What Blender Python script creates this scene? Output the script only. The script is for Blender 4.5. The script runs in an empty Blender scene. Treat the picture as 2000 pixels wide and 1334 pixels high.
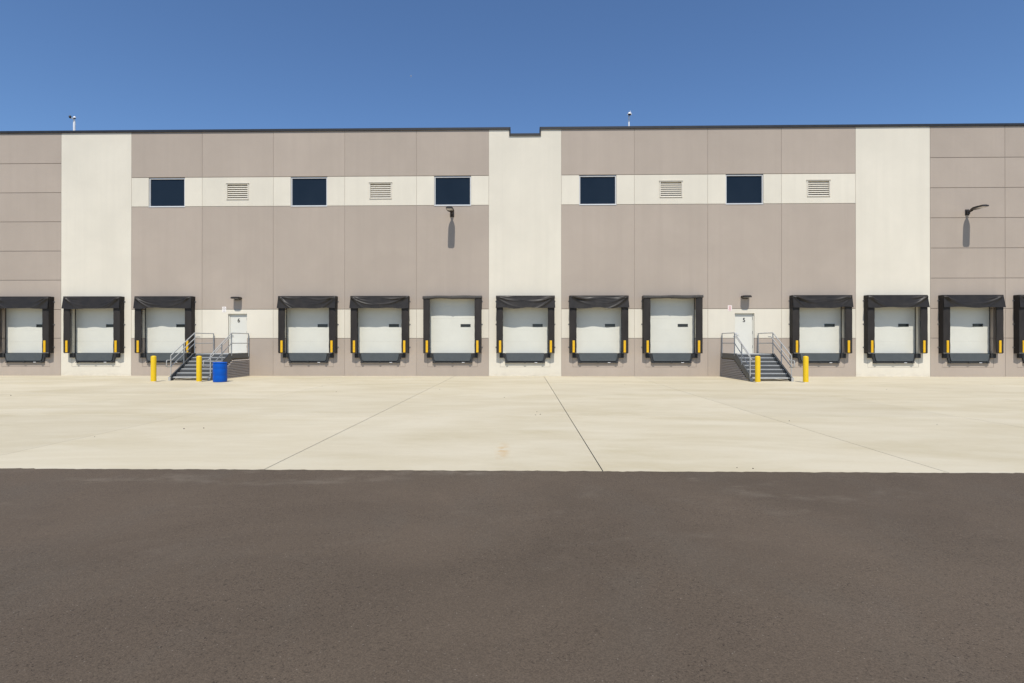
import bpy, bmesh, math, random
from mathutils import Vector, Matrix

random.seed(7)
R = math.radians
scene = bpy.context.scene
COL = scene.collection

# ------------------------------------------------------------------ camera, sky, sun, exposure
CAM_D, CAM_H = 29.02, 1.754
cam_data = bpy.data.cameras.new('camera')
cam_data.sensor_width = 36.0
cam_data.lens = 36.0 * 1080.0 / 2000.0
cam_data.clip_start = 0.05
cam_data.clip_end = 8000
cam = bpy.data.objects.new('camera', cam_data)
cam.location = (0.0, -CAM_D, CAM_H)
cam.rotation_euler = (R(90.13), 0.0, R(1.15))
COL.objects.link(cam)
scene.camera = cam

SUN_ELEV, SUN_SIDE = 57.0, 2.5
world = bpy.data.worlds.new("World")
scene.world = world
world.use_nodes = True
wn, wl = world.node_tree.nodes, world.node_tree.links
wn.clear()
sky = wn.new('ShaderNodeTexSky')
sky.sky_type = 'NISHITA'
sky.sun_disc = False
sky.sun_elevation = R(SUN_ELEV)
sky.sun_rotation = R(180.0 - SUN_SIDE)
sky.altitude = 0
sky.air_density = 1.0
sky.dust_density = 0.0
sky.ozone_density = 9.0
bg = wn.new('ShaderNodeBackground')
bg.inputs['Strength'].default_value = 0.112
wo = wn.new('ShaderNodeOutputWorld')
wl.new(sky.outputs[0], bg.inputs[0])
wl.new(bg.outputs[0], wo.inputs[0])

sun_data = bpy.data.lights.new('sun', 'SUN')
sun_data.energy = 3.9
sun_data.angle = R(0.5)
sun_data.color = (1.0, 0.95, 0.87)
sun = bpy.data.objects.new('sun', sun_data)
sun.rotation_euler = (R(90.0 - SUN_ELEV), 0.0, R(SUN_SIDE))
sun.location = (0, -40, 60)
COL.objects.link(sun)

scene.view_settings.view_transform = 'Standard'
scene.view_settings.look = 'None'
scene.view_settings.exposure = 0.2
scene.view_settings.gamma = 1.0
scene.view_settings.use_curve_mapping = False
scene.cycles.max_bounces = 8
scene.cycles.diffuse_bounces = 4

# ------------------------------------------------------------------ materials
def s2l(r, g, b):
    f = lambda c: (c / 255 / 12.92) if c / 255 <= 0.04045 else ((c / 255 + 0.055) / 1.055) ** 2.4
    return (f(r), f(g), f(b))


class NT:
    """small helper round a material's node tree"""
    def __init__(self, name):
        self.m = bpy.data.materials.new(name)
        self.m.use_nodes = True
        self.n = self.m.node_tree.nodes
        self.l = self.m.node_tree.links
        self.bsdf = self.n['Principled BSDF']
        self.tc = self.n.new('ShaderNodeTexCoord')

    def vec(self, scale=(1, 1, 1), out='Object'):
        mp = self.n.new('ShaderNodeMapping')
        mp.inputs['Scale'].default_value = scale
        self.l.new(self.tc.outputs[out], mp.inputs['Vector'])
        return mp.outputs[0]

    def wvec(self, scale=(1, 1, 1)):
        g = self.n.new('ShaderNodeNewGeometry')
        mp = self.n.new('ShaderNodeMapping')
        mp.inputs['Scale'].default_value = scale
        self.l.new(g.outputs['Position'], mp.inputs['Vector'])
        return mp.outputs[0]

    def noise(self, vec, scale, detail=4, rough=0.55, dist=0.0):
        t = self.n.new('ShaderNodeTexNoise')
        t.inputs['Scale'].default_value = scale
        t.inputs['Detail'].default_value = detail
        t.inputs['Roughness'].default_value = rough
        t.inputs['Distortion'].default_value = dist
        self.l.new(vec, t.inputs['Vector'])
        return t.outputs[0]

    def ramp(self, fac, a, b, lo=0.0, hi=1.0):
        r = self.n.new('ShaderNodeMapRange')
        r.inputs['From Min'].default_value = a
        r.inputs['From Max'].default_value = b
        r.inputs['To Min'].default_value = lo
        r.inputs['To Max'].default_value = hi
        self.l.new(fac, r.inputs['Value'])
        return r.outputs[0]

    def mix(self, fac, c1, c2, mode='MIX'):
        x = self.n.new('ShaderNodeMix')
        x.data_type = 'RGBA'
        x.blend_type = mode
        for sock, v in ((x.inputs[0], fac), (x.inputs[6], c1), (x.inputs[7], c2)):
            if isinstance(v, (int, float)):
                sock.default_value = v
            elif isinstance(v, tuple):
                sock.default_value = (v[0], v[1], v[2], 1)
            else:
                self.l.new(v, sock)
        return x.outputs[2]

    def math(self, op, a, b=None):
        x = self.n.new('ShaderNodeMath')
        x.operation = op
        for s, v in ((x.inputs[0], a), (x.inputs[1], b)):
            if v is None:
                continue
            if isinstance(v, (int, float)):
                s.default_value = v
            else:
                self.l.new(v, s)
        return x.outputs[0]

    def rnd(self):
        o = self.n.new('ShaderNodeObjectInfo')
        return o.outputs['Random']

    def color(self, c):
        if isinstance(c, tuple):
            self.bsdf.inputs['Base Color'].default_value = (*c, 1)
        else:
            self.l.new(c, self.bsdf.inputs['Base Color'])

    def bump(self, h, strength, dist=0.01):
        b = self.n.new('ShaderNodeBump')
        b.inputs['Strength'].default_value = strength
        b.inputs['Distance'].default_value = dist
        self.l.new(h, b.inputs['Height'])
        self.l.new(b.outputs[0], self.bsdf.inputs['Normal'])

    def set(self, **k):
        names = dict(rough='Roughness', metal='Metallic', spec='Specular IOR Level')
        for a, v in k.items():
            s = self.bsdf.inputs[names[a]]
            if isinstance(v, (int, float)):
                s.default_value = v
            else:
                self.l.new(v, s)


def scl(c, k):
    return tuple(x * k for x in c)


def paint_wall(name, c):
    t = NT(name)
    big = t.noise(t.wvec((0.35, 1, 0.35)), 1.0, 5, 0.6, 0.3)
    streak = t.noise(t.wvec((2.6, 1, 0.09)), 1.0, 4, 0.6)
    fine = t.noise(t.wvec(), 22, 5, 0.7)
    col = t.mix(t.ramp(big, 0.3, 0.72), scl(c, 0.94), scl(c, 1.05))
    col = t.mix(t.ramp(streak, 0.45, 0.75, 0, 0.5), col, scl(c, 0.92))
    drip = t.math('MULTIPLY', t.ramp(t.noise(t.wvec((5.5, 1, 0.16)), 1.0, 3, 0.55), 0.60, 0.72), t.ramp(t.noise(t.wvec((0.5, 1, 0.5)), 1.0, 3), 0.45, 0.62))
    col = t.mix(t.math('MULTIPLY', drip, 0.14), col, tuple(min(1, x * 1.12 + 0.02) for x in c))
    col = t.mix(t.ramp(fine, 0.35, 0.7, 0, 0.5), col, t.mix(1.0, col, (0.955, 0.955, 0.955), 'MULTIPLY'))
    # splash dirt in the lowest decimetres of the panels
    g = t.n.new('ShaderNodeNewGeometry')
    sp = t.n.new('ShaderNodeSeparateXYZ')
    t.l.new(g.outputs['Position'], sp.inputs[0])
    low = t.math('MULTIPLY', t.ramp(sp.outputs[2], 0.0, 0.35, 1, 0), t.ramp(t.noise(t.wvec((1.2, 1, 3)), 2.2, 5), 0.35, 0.7))
    col = t.mix(t.math('MULTIPLY', low, 0.3), col, (0.36, 0.31, 0.24))
    r = t.ramp(t.rnd(), 0, 1, 0.965, 1.03)
    hv = t.n.new('ShaderNodeHueSaturation')
    t.l.new(r, hv.inputs['Value'])
    t.l.new(col, hv.inputs['Color'])
    t.color(hv.outputs[0])
    t.set(rough=0.75, spec=0.25)
    t.bump(t.noise(t.wvec(), 60, 6, 0.7), 0.25, 0.004)
    return t.m


def simple(name, c, rough=0.5, var=0.08, scale=6.0, metal=0.0, spec=0.5, bump=0.0, bscale=80, stretch=(1, 1, 1)):
    t = NT(name)
    n = t.noise(t.wvec(stretch), scale, 5, 0.6)
    t.color(t.mix(t.ramp(n, 0.28, 0.74), scl(c, 1 - var), scl(c, 1 + var)))
    t.set(rough=t.ramp(n, 0.3, 0.7, max(0.02, rough - 0.06), min(1, rough + 0.08)), metal=metal, spec=spec)
    if bump:
        t.bump(t.noise(t.wvec(), bscale, 4), bump, 0.004)
    return t.m


M = {}
M['taupe'] = paint_wall('taupe_paint', (0.415, 0.348, 0.285))
M['cream'] = paint_wall('cream_paint', (0.695, 0.642, 0.528))
M['joint'] = simple('joint_sealant', (0.36, 0.31, 0.26), 0.8)
M['coping'] = simple('charcoal_metal', (0.022, 0.023, 0.026), 0.5, 0.1, 2, spec=0.3)
M['door_white'] = simple('door_white', (0.635, 0.625, 0.545), 0.5, 0.03, 1.5, spec=0.35)
M['entry_white'] = simple('entry_cream', (0.67, 0.65, 0.57), 0.5, 0.03, 1.5, spec=0.35)
M['frame_alu'] = simple('aluminium', (0.58, 0.58, 0.57), 0.45, 0.04, 3)
M['vinyl'] = simple('black_vinyl', (0.025, 0.0213, 0.0182), 0.45, 0.22, 2.5, spec=0.28, bump=0.12, bscale=40)
M['pad'] = simple('black_pad_fabric', (0.031, 0.027, 0.0245), 0.6, 0.25, 2.0, spec=0.2, bump=0.15, bscale=35, stretch=(1, 1, 0.4))
M['yellow'] = simple('safety_yellow', (0.74, 0.485, 0.003), 0.42, 0.05, 2.5)
M['guard_yellow'] = simple('guard_yellow', (0.75, 0.435, 0.005), 0.5, 0.05, 9)
M['rubber'] = simple('black_rubber', (0.018, 0.018, 0.018), 0.7, 0.25, 9)
M['steel_blue'] = simple('leveler_grey', (0.067, 0.077, 0.081), 0.6, 0.10, 3, bump=0.05)
M['dark_steel'] = simple('dark_steel', (0.028, 0.029, 0.03), 0.5, 0.2, 12)
M['stair_dark'] = simple('stair_grey', (0.11, 0.112, 0.108), 0.55, 0.10, 4)
M['stair_tread'] = simple('tread_grey', (0.37, 0.375, 0.365), 0.55, 0.10, 5, bump=0.1)
M['roll_sunlit'] = simple('rolled_vinyl_sunlit', (0.060, 0.054, 0.048), 0.55, 0.25, 5, spec=0.3, bump=0.12, bscale=40)  # black vinyl made paler, sunlight on the roll is put into its colour
M['bracket'] = simple('zinc_bracket', (0.16, 0.155, 0.15), 0.5, 0.1, 5)
M['riser'] = simple('riser_shaded', (0.062, 0.065, 0.066), 0.65, 0.1, 4)  # darker than the stair grey, shade under the treads is painted in
M['rail'] = simple('rail_grey', (0.40, 0.40, 0.385), 0.45, 0.08, 6)
M['skirt'] = simple('skirt_grey', (0.50, 0.44, 0.385), 0.55, 0.06, 4)
M['blue'] = simple('blue_plastic', (0.001, 0.082, 0.42), 0.45, 0.07, 4, spec=0.2)
M['lamp_dark'] = simple('bronze_metal', (0.028, 0.022, 0.018), 0.45, 0.1, 5)
M['lens'] = simple('lamp_lens', (0.55, 0.53, 0.50), 0.25, 0.03)
M['white'] = simple('white_metal', (0.8, 0.8, 0.8), 0.4, 0.04)
M['black'] = simple('black_print', (0.012, 0.012, 0.012), 0.5, 0.05)
M['red_print'] = simple('red_print', (0.55, 0.22, 0.20), 0.6, 0.05)
M['grey_print'] = simple('grey_print', (0.42, 0.38, 0.34), 0.6, 0.05)
M['plate_pink'] = simple('sign_face', (0.80, 0.70, 0.66), 0.5, 0.03)
M['plate_white'] = simple('sign_face_white', (0.84, 0.79, 0.74), 0.5, 0.03)
M['roofing'] = simple('roof_membrane', (0.5, 0.5, 0.48), 0.8)
M['pit'] = simple('pit_shade', (0.03, 0.03, 0.03), 0.9)  # near-black base colour stands in for shade inside the pit
M['louver'] = simple('louver_cream', (0.65, 0.60, 0.50), 0.5, 0.03)
M['stone'] = simple('pebble', (0.55, 0.52, 0.47), 0.8, 0.25, 30)
M['dark_stone'] = simple('dark_crumb', (0.05, 0.045, 0.04), 0.9, 0.2, 30)

t = NT('window_glass')
t.color(t.mix(t.ramp(t.noise(t.wvec((1, 1, 0.7)), 0.6, 2), 0.35, 0.65), (0.010, 0.0165, 0.026), (0.0135, 0.021, 0.0315)))
t.set(rough=0.08, spec=0.22)
t.bump(t.noise(t.wvec(), 0.7, 1), 0.05, 0.02)
M['glass'] = t.m

t = NT('vision_glass')
t.color(t.mix(t.rnd(), (0.008, 0.008, 0.009), (0.07, 0.075, 0.075)))  # random paler tone per pane, painted in for differing reflections
t.set(rough=0.1, spec=0.4)
M['vision'] = t.m

# --- asphalt
t = NT('asphalt')
v = t.wvec()
grain = t.noise(v, 62, 3, 0.68)
coarse = t.noise(v, 30, 2, 0.6)
vo = t.n.new('ShaderNodeTexVoronoi')
vo.inputs['Scale'].default_value = 130
t.l.new(v, vo.inputs['Vector'])
sep = t.n.new('ShaderNodeSeparateColor')
t.l.new(vo.outputs['Color'], sep.inputs[0])
base = (0.110, 0.083, 0.058)
patch = t.noise(v, 0.30, 6, 0.62, 0.5)
tight = t.ramp(t.noise(v, 0.8, 4, 0.6, 0.8), 0.40, 0.56)       # 0 where the mat was rolled tight and smooth
col = t.mix(t.ramp(patch, 0.3, 0.7), scl(base, 0.82), scl(base, 1.14))
col = t.mix(t.ramp(t.noise(t.wvec((1.1, 0.5, 1)), 1.0, 4, 0.6), 0.5, 0.72, 0, 0.35), col, (0.112, 0.094, 0.072))
col = t.mix(sep.outputs[0], t.mix(1.0, col, (0.80, 0.80, 0.80), 'MULTIPLY'), t.mix(1.0, col, (1.16, 1.16, 1.16), 'MULTIPLY'))
pits = t.math('MULTIPLY', t.ramp(grain, 0.33, 0.45, 0.95, 0), t.ramp(coarse, 0.66, 0.42))
col = t.mix(t.math('MULTIPLY', pits, t.ramp(tight, 0, 1, 0.25, 1.0)), col, scl(base, 0.30))
# bright aggregate flecks
vo2 = t.n.new('ShaderNodeTexVoronoi')
vo2.inputs['Scale'].default_value = 60
t.l.new(v, vo2.inputs['Vector'])
sep2 = t.n.new('ShaderNodeSeparateColor')
t.l.new(vo2.outputs['Color'], sep2.inputs[0])
fl = t.math('MULTIPLY', t.ramp(sep2.outputs[1], 0.955, 0.98), t.ramp(vo2.outputs['Distance'], 0.3, 0.12))
col = t.mix(t.math('MULTIPLY', fl, 0.6), col, (0.30, 0.26, 0.21))
# pale dust dragged from the concrete, strongest beside it
g = t.n.new('ShaderNodeNewGeometry')
sp_ = t.n.new('ShaderNodeSeparateXYZ')
t.l.new(g.outputs['Position'], sp_.inputs[0])
near = t.ramp(sp_.outputs[1], -25.2, -21.6, 0.06, 1.0)
patch2 = t.noise(t.wvec((0.45, 1.3, 1)), 1.0, 6, 0.65, 0.6)
dustm = t.math('MULTIPLY', t.ramp(patch2, 0.56, 0.74, 0, 0.42), t.ramp(t.noise(v, 4.0, 5), 0.38, 0.62))
col = t.mix(t.math('MULTIPLY', dustm, near), col, (0.29, 0.25, 0.195))
t.color(col)
t.set(rough=0.85, spec=0.25)
t.bump(t.math('ADD', grain, t.math('MULTIPLY', vo.outputs['Distance'], -0.35)), 0.46, 0.009)
M['asphalt'] = t.m

# --- concrete
t = NT('concrete')
v = t.wvec()
c0 = (0.485, 0.430, 0.325)
b1 = t.noise(t.wvec((0.13, 0.34, 1)), 1.0, 6, 0.66, 0.9)
b2 = t.noise(t.wvec((0.45, 1.1, 1)), 1.0, 6, 0.65, 0.3)
b3 = t.noise(v, 14, 6, 0.7)
b4 = t.noise(t.wvec((0.5, 1.3, 1)), 1.0, 5, 0.6, 0.4)
col = t.mix(t.ramp(b1, 0.32, 0.66), (0.495, 0.430, 0.290), (0.592, 0.530, 0.394))
col = t.mix(t.ramp(b2, 0.46, 0.68, 0, 0.6), col, (0.605, 0.550, 0.418))
col = t.mix(t.ramp(b4, 0.56, 0.74, 0, 0.22), col, (0.45, 0.39, 0.265))
col = t.mix(t.ramp(b4, 0.40, 0.28, 0, 0.25), col, (0.635, 0.575, 0.435))
col = t.mix(t.ramp(b3, 0.35, 0.75, 0, 0.5), col, t.mix(1.0, col, (0.93, 0.93, 0.92), 'MULTIPLY'))
# pale band where wet traffic has washed the middle lane (own shape, diagonal)
# rust stain by the second joint
vm = t.n.new('ShaderNodeVectorMath')
vm.operation = 'DISTANCE'
mp = t.n.new('ShaderNodeMapping')
mp.inputs['Location'].default_value = (-(-0.33) * 7, -(-20.05) * 1.15, 0)
mp.inputs['Scale'].default_value = (7, 1.15, 1)
g = t.n.new('ShaderNodeNewGeometry')
t.l.new(g.outputs['Position'], mp.inputs['Vector'])
t.l.new(mp.outputs[0], vm.inputs[0])
vm.inputs[1].default_value = (0, 0, 0)
st = t.math('MULTIPLY', t.ramp(vm.outputs['Value'], 1.0, 0.25), t.ramp(t.noise(v, 6, 4), 0.40, 0.58))
col = t.mix(t.math('MULTIPLY', st, 0.5), col, (0.50, 0.30, 0.10))
hv = t.n.new('ShaderNodeHueSaturation')
t.l.new(t.ramp(t.rnd(), 0, 1, 0.945, 1.03), hv.inputs['Value'])
t.l.new(col, hv.inputs['Color'])
t.color(hv.outputs[0])
t.set(rough=0.8, spec=0.25)
t.bump(t.noise(t.wvec((8, 60, 8)), 2.0, 5, 0.7), 0.12, 0.004)
M['concrete'] = t.m
M['joint_dark'] = simple('joint_dark', (0.06, 0.05, 0.04), 0.9)
M['earth'] = simple('ground_earth', (0.16, 0.13, 0.10), 0.95, 0.2, 0.5)

# ------------------------------------------------------------------ mesh helpers
class MB:
    def __init__(self):
        self.bm = bmesh.new()

    def box(self, x0, x1, y0, y1, z0, z1, bev=0.0, rot=None, piv=None, seg=1):
        b = bmesh.new()
        vs = [b.verts.new((x, y, z)) for x in (x0, x1) for y in (y0, y1) for z in (z0, z1)]
        for f in ((0, 1, 3, 2), (4, 6, 7, 5), (0, 4, 5, 1), (2, 3, 7, 6), (0, 2, 6, 4), (1, 5, 7, 3)):
            b.faces.new([vs[i] for i in f])
        if bev:
            bmesh.ops.bevel(b, geom=list(b.edges), offset=bev, segments=seg, affect='EDGES', profile=0.5)
        if rot is not None:
            bmesh.ops.rotate(b, verts=b.verts, cent=piv or Vector(((x0 + x1) / 2, (y0 + y1) / 2, (z0 + z1) / 2)), matrix=rot)
        self._merge(b)
        return self

    def _merge(self, b):
        me = bpy.data.meshes.new('tmp')
        b.to_mesh(me)
        b.free()
        self.bm.from_mesh(me)
        bpy.data.meshes.remove(me)

    def prism(self, pts, axis, a0, a1):
        """polygon pts (u,v) extruded along axis: 'x' -> (y,z), 'y' -> (x,z), 'z' -> (x,y)"""
        def P(u, v, a):
            return {'x': (a, u, v), 'y': (u, a, v), 'z': (u, v, a)}[axis]
        A = [self.bm.verts.new(P(u, v, a0)) for u, v in pts]
        B = [self.bm.verts.new(P(u, v, a1)) for u, v in pts]
        n = len(pts)
        self.bm.faces.new(A)
        self.bm.faces.new(B[::-1])
        for i in range(n):
            self.bm.faces.new((A[i], B[i], B[(i + 1) % n], A[(i + 1) % n]))
        return self

    def tube(self, path, r, seg=8, closed=False):
        pts = [Vector(p) for p in path]
        n = len(pts)
        rings = []
        up = None
        for i in range(n):
            d0 = (pts[i] - pts[i - 1]).normalized() if i > 0 else None
            d1 = (pts[i + 1] - pts[i]).normalized() if i < n - 1 else None
            d = ((d0 or d1) + (d1 or d0)).normalized()
            k = 1.0
            if d0 and d1:
                k = 1.0 / max(0.5, d.dot(d1))
            if up is None:
                up = Vector((1, 0, 0)) if abs(d.x) < 0.8 else Vector((0, 0, 1))
            a = d.cross(up)
            if a.length < 1e-4:
                up = Vector((0, 1, 0))
                a = d.cross(up)
            a.normalize()
            b = a.cross(d).normalized()
            up = b
            # stretch in the plane of the bend so the tube keeps its width
            bend = (d1 - d0).normalized() if (d0 and d1 and (d1 - d0).length > 1e-5) else None
            ring = []
            for s in range(seg):
                an = 2 * math.pi * s / seg
                o = (a * math.cos(an) + b * math.sin(an)) * r
                if bend is not None and k > 1.001:
                    o += bend * o.dot(bend) * (k - 1)
                ring.append(self.bm.verts.new(pts[i] + o))
            rings.append(ring)
        for i in range(n - 1):
            for s in range(seg):
                self.bm.faces.new((rings[i][s], rings[i][(s + 1) % seg], rings[i + 1][(s + 1) % seg], rings[i + 1][s]))
        self.bm.faces.new(rings[0][::-1])
        self.bm.faces.new(rings[-1])
        return self

    def lathe(self, prof, c=(0, 0, 0), seg=24):
        rings = []
        for r, z in prof:
            if r < 1e-5:
                rings.append([self.bm.verts.new((c[0], c[1], c[2] + z))])
            else:
                rings.append([self.bm.verts.new((c[0] + r * math.cos(2 * math.pi * s / seg), c[1] + r * math.sin(2 * math.pi * s / seg), c[2] + z)) for s in range(seg)])
        for A, B in zip(rings, rings[1:]):
            for s in range(seg):
                s2 = (s + 1) % seg
                if len(A) == 1 and len(B) == 1:
                    continue
                if len(A) == 1:
                    self.bm.faces.new((A[0], B[s2], B[s]))
                elif len(B) == 1:
                    self.bm.faces.new((A[s], A[s2], B[0]))
                else:
                    self.bm.faces.new((A[s], A[s2], B[s2], B[s]))
        return self

    def build(self, name, mat, parent=None, loc=None, smooth=False):
        me = bpy.data.meshes.new(name)
        bmesh.ops.recalc_face_normals(self.bm, faces=self.bm.faces)
        self.bm.to_mesh(me)
        self.bm.free()
        me.materials.append(mat)
        if smooth:
            me.shade_smooth()
            try:
                me.set_sharp_from_angle(angle=R(40))
            except Exception:
                pass
        return link(name, me, parent, loc)


def link(name, me, parent=None, loc=None):
    o = bpy.data.objects.new(name, me)
    COL.objects.link(o)
    if parent is not None:
        o.parent = parent
    if loc is not None:
        o.location = loc
    return o


def tag(o, label=None, cat=None, group=None, kind=None):
    for k, v in (('label', label), ('category', cat), ('group', group), ('kind', kind)):
        if v:
            o[k] = v
    return o


def thing(name, label, cat, loc=(0, 0, 0), group=None):
    o = bpy.data.objects.new(name, None)
    COL.objects.link(o)
    o.location = loc
    o.empty_display_size = 0.3
    return tag(o, label, cat, group)


def kids(o):
    return [c for c in COL.objects if c.parent == o]


def copy_tree(o, loc, label):
    tree = {}
    for c in COL.objects:
        if c.parent:
            tree.setdefault(c.parent.name, []).append(c)

    def rec(src, par):
        n = src.copy()
        COL.objects.link(n)
        if par is not None:
            n.parent = par
        for ch in tree.get(src.name, []):
            rec(ch, n)
        return n
    n = rec(o, None)
    n.location = loc
    n['label'] = label
    return n


# ------------------------------------------------------------------ the ground
PITCH, X0 = 3.81, -24.664           # precast panel width and the first panel joint in view
EDGE_Y = -21.47                     # where the concrete apron stops and the asphalt begins


def bx(k):
    return X0 + PITCH * k


def bc(k):
    return X0 + PITCH * (k + 0.5)


b = MB()
b.box(-3000, 3000, -3000, 3000, -0.9, -0.30)
tag(b.build('ground', M['earth']), kind='structure')

# asphalt yard: one sheet with a ragged rolled edge lying just over the concrete
b = MB()
N = 1400
xa, xb = -45.0, 45.0
edge = []
ph = [random.uniform(0, 6.28) for _ in range(12)]
for i in range(N + 1):
    x = xa + (xb - xa) * i / N
    e = EDGE_Y + 0.004 * math.sin(x * 1.7 + ph[0]) + 0.003 * math.sin(x * 4.3 + ph[1]) + 0.005 * math.sin(x * 13 + ph[2]) + random.gauss(0, 0.008)
    edge.append((x, e))
top = [b.bm.verts.new((x, e, 0.007)) for x, e in edge]
lo = [b.bm.verts.new((x, e + 0.006, 0.0)) for x, e in edge]
back = [b.bm.verts.new((x, -30.0, 0.007)) for x, e in edge]
for i in range(N):
    b.bm.faces.new((top[i], top[i + 1], lo[i + 1], lo[i]))
    b.bm.faces.new((top[i], back[i], back[i + 1], top[i + 1]))
v = [b.bm.verts.new(p) for p in ((-400, -400, 0.007), (400, -400, 0.007), (400, -30, 0.007), (-400, -30, 0.007))]
b.bm.faces.new(v)
for s in (-1, 1):
    v = [b.bm.verts.new(p) for p in ((s * 45, -30, 0.007), (s * 400, -30, 0.007), (s * 400, 60, 0.007), (s * 45, 60, 0.007))]
    b.bm.faces.new(v)
tag(b.build('asphalt_yard', M['asphalt']), kind='structure')

# concrete apron: a dark bed and the slabs on it
b = MB()
b.box(-45, 45, EDGE_Y - 0.5, 0.3, -0.28, -0.035)
apron = tag(b.build('concrete_apron', M['joint_dark']), kind='structure')
jx = [1.09 + 4.63 * k for k in range(-9, 10)]
jx[8] = -3.585
jx[7] = -8.14
jx[10] = 5.745
jw = {}
for k, x in enumerate(jx):
    jw[k] = 0.0075 if k == 9 else 0.0068 if k == 8 else 0.0058
jy = [0.02, -5.3, -10.5, -15.78, EDGE_Y - 0.4]
for i in range(len(jx) - 1):
    for j in range(len(jy) - 1):
        b = MB()
        g1, g2 = jw[i], jw[i + 1]
        y0 = jy[j + 1] + (0.005 if j < 3 else 0)
        y1 = jy[j] - (0.005 if j else 0)
        b.box(jx[i] + g1, jx[i + 1] - g2, y0, y1, -0.03, random.uniform(-0.0008, 0.0008), bev=0.002)
        b.build('slab', M['concrete'], apron)

# ------------------------------------------------------------------ the warehouse
ROWS = [0.0, 1.985, 3.52, 5.09, 6.645, 8.21, 9.765, 11.325, 12.96]
BANDS = [0.0, 1.985, 3.52, 8.985, 10.54, 12.96]
K0, K1 = -4, 17
wh = thing('warehouse', 'long grey and cream precast concrete warehouse with a row of loading docks', 'warehouse', (0, 0, 0))
T = 0.22
DOCKS = [-1, 0, 1, 3, 4, 5, 6, 7, 8, 10, 11, 12, 13]
TALL = [5, 8]
DOORS = [2, 9]
WINDOWS = [1, 3, 5, 7, 9]
LOUVERS = [2, 4, 8, 10]
CREAM = [0, 6, 11]
NOTCH = (-0.66, 0.865, 12.63)
OPEN_W, FLOOR, OPEN_TOP = 1.28, 1.20, 4.10


def wall_piece(xa, xb, za, zb, holes, mat, gx=0.006, cx=0.008, gz=0.011, cz=0.012, name='wall_panel', yo=0.0, ends=(1, 1)):
    for h in holes:                               # an opening through the whole height leaves two pieces
        if h[2] <= za + 0.001 and h[3] >= zb - 0.001 and h[0] > xa and h[1] < xb:
            wall_piece(xa, h[0], za, zb, [], mat, gx, cx, gz, cz, name, yo, (ends[0], 0))
            wall_piece(h[1], xb, za, zb, [], mat, gx, cx, gz, cz, name, yo, (0, ends[1]))
            return
    xa, xb = xa + gx * ends[0], xb - gx * ends[1]
    za2 = za + (gz if za > 0.01 else 0)
    zb2 = zb - (gz if zb < 12.9 else 0)
    hs = []
    for h in holes:
        a, b2, c, d = max(h[0], xa), min(h[1], xb), max(h[2], za2), min(h[3], zb2)
        if b2 > a and d > c:
            hs.append((a, b2, c, d))
    xs = sorted({xa, xb} | {q for h in hs for q in h[:2]})
    zs = sorted({za2, zb2} | {q for h in hs for q in h[2:]})
    nx, nz = len(xs) - 1, len(zs) - 1
    solid = {}
    for i in range(nx):
        for j in range(nz):
            mx, mz = (xs[i] + xs[i + 1]) / 2, (zs[j] + zs[j + 1]) / 2
            solid[i, j] = not any(h[0] < mx < h[1] and h[2] < mz < h[3] for h in hs)
    m = MB()
    cache = {}

    def V(i, j, layer):
        x, z = xs[i], zs[j]
        if layer == 0:
            x = min(max(x, xa + cx * ends[0]), xb - cx * ends[1])
            z = min(max(z, za2 + (cz if za > 0.01 else 0)), zb2 - cz)
        y = (0.0, cx, T)[layer] + yo
        key = (i, j, layer)
        if key not in cache:
            cache[key] = m.bm.verts.new((x, y, z))
        return cache[key]
    for (i, j), s in solid.items():
        if not s:
            continue
        m.bm.faces.new((V(i, j, 0), V(i + 1, j, 0), V(i + 1, j + 1, 0), V(i, j + 1, 0)))
        for di, dj, a, c in ((-1, 0, (i, j), (i, j + 1)), (1, 0, (i + 1, j), (i + 1, j + 1)), (0, -1, (i, j), (i + 1, j)), (0, 1, (i, j + 1), (i + 1, j + 1))):
            if not solid.get((i + di, j + dj), False):
                m.bm.faces.new((V(*a, 0), V(*c, 0), V(*c, 1), V(*a, 1)))
                m.bm.faces.new((V(*a, 1), V(*c, 1), V(*c, 2), V(*a, 2)))
    return m.build(name, mat, wh)


def minus(a, b2, cuts):
    out = [(a, b2)]
    for c, d in cuts:
        nxt = []
        for p, q in out:
            if d <= p or c >= q:
                nxt.append((p, q))
            else:
                if c > p:
                    nxt.append((p, c))
                if d < q:
                    nxt.append((d, q))
        out = nxt
    return out


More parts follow.
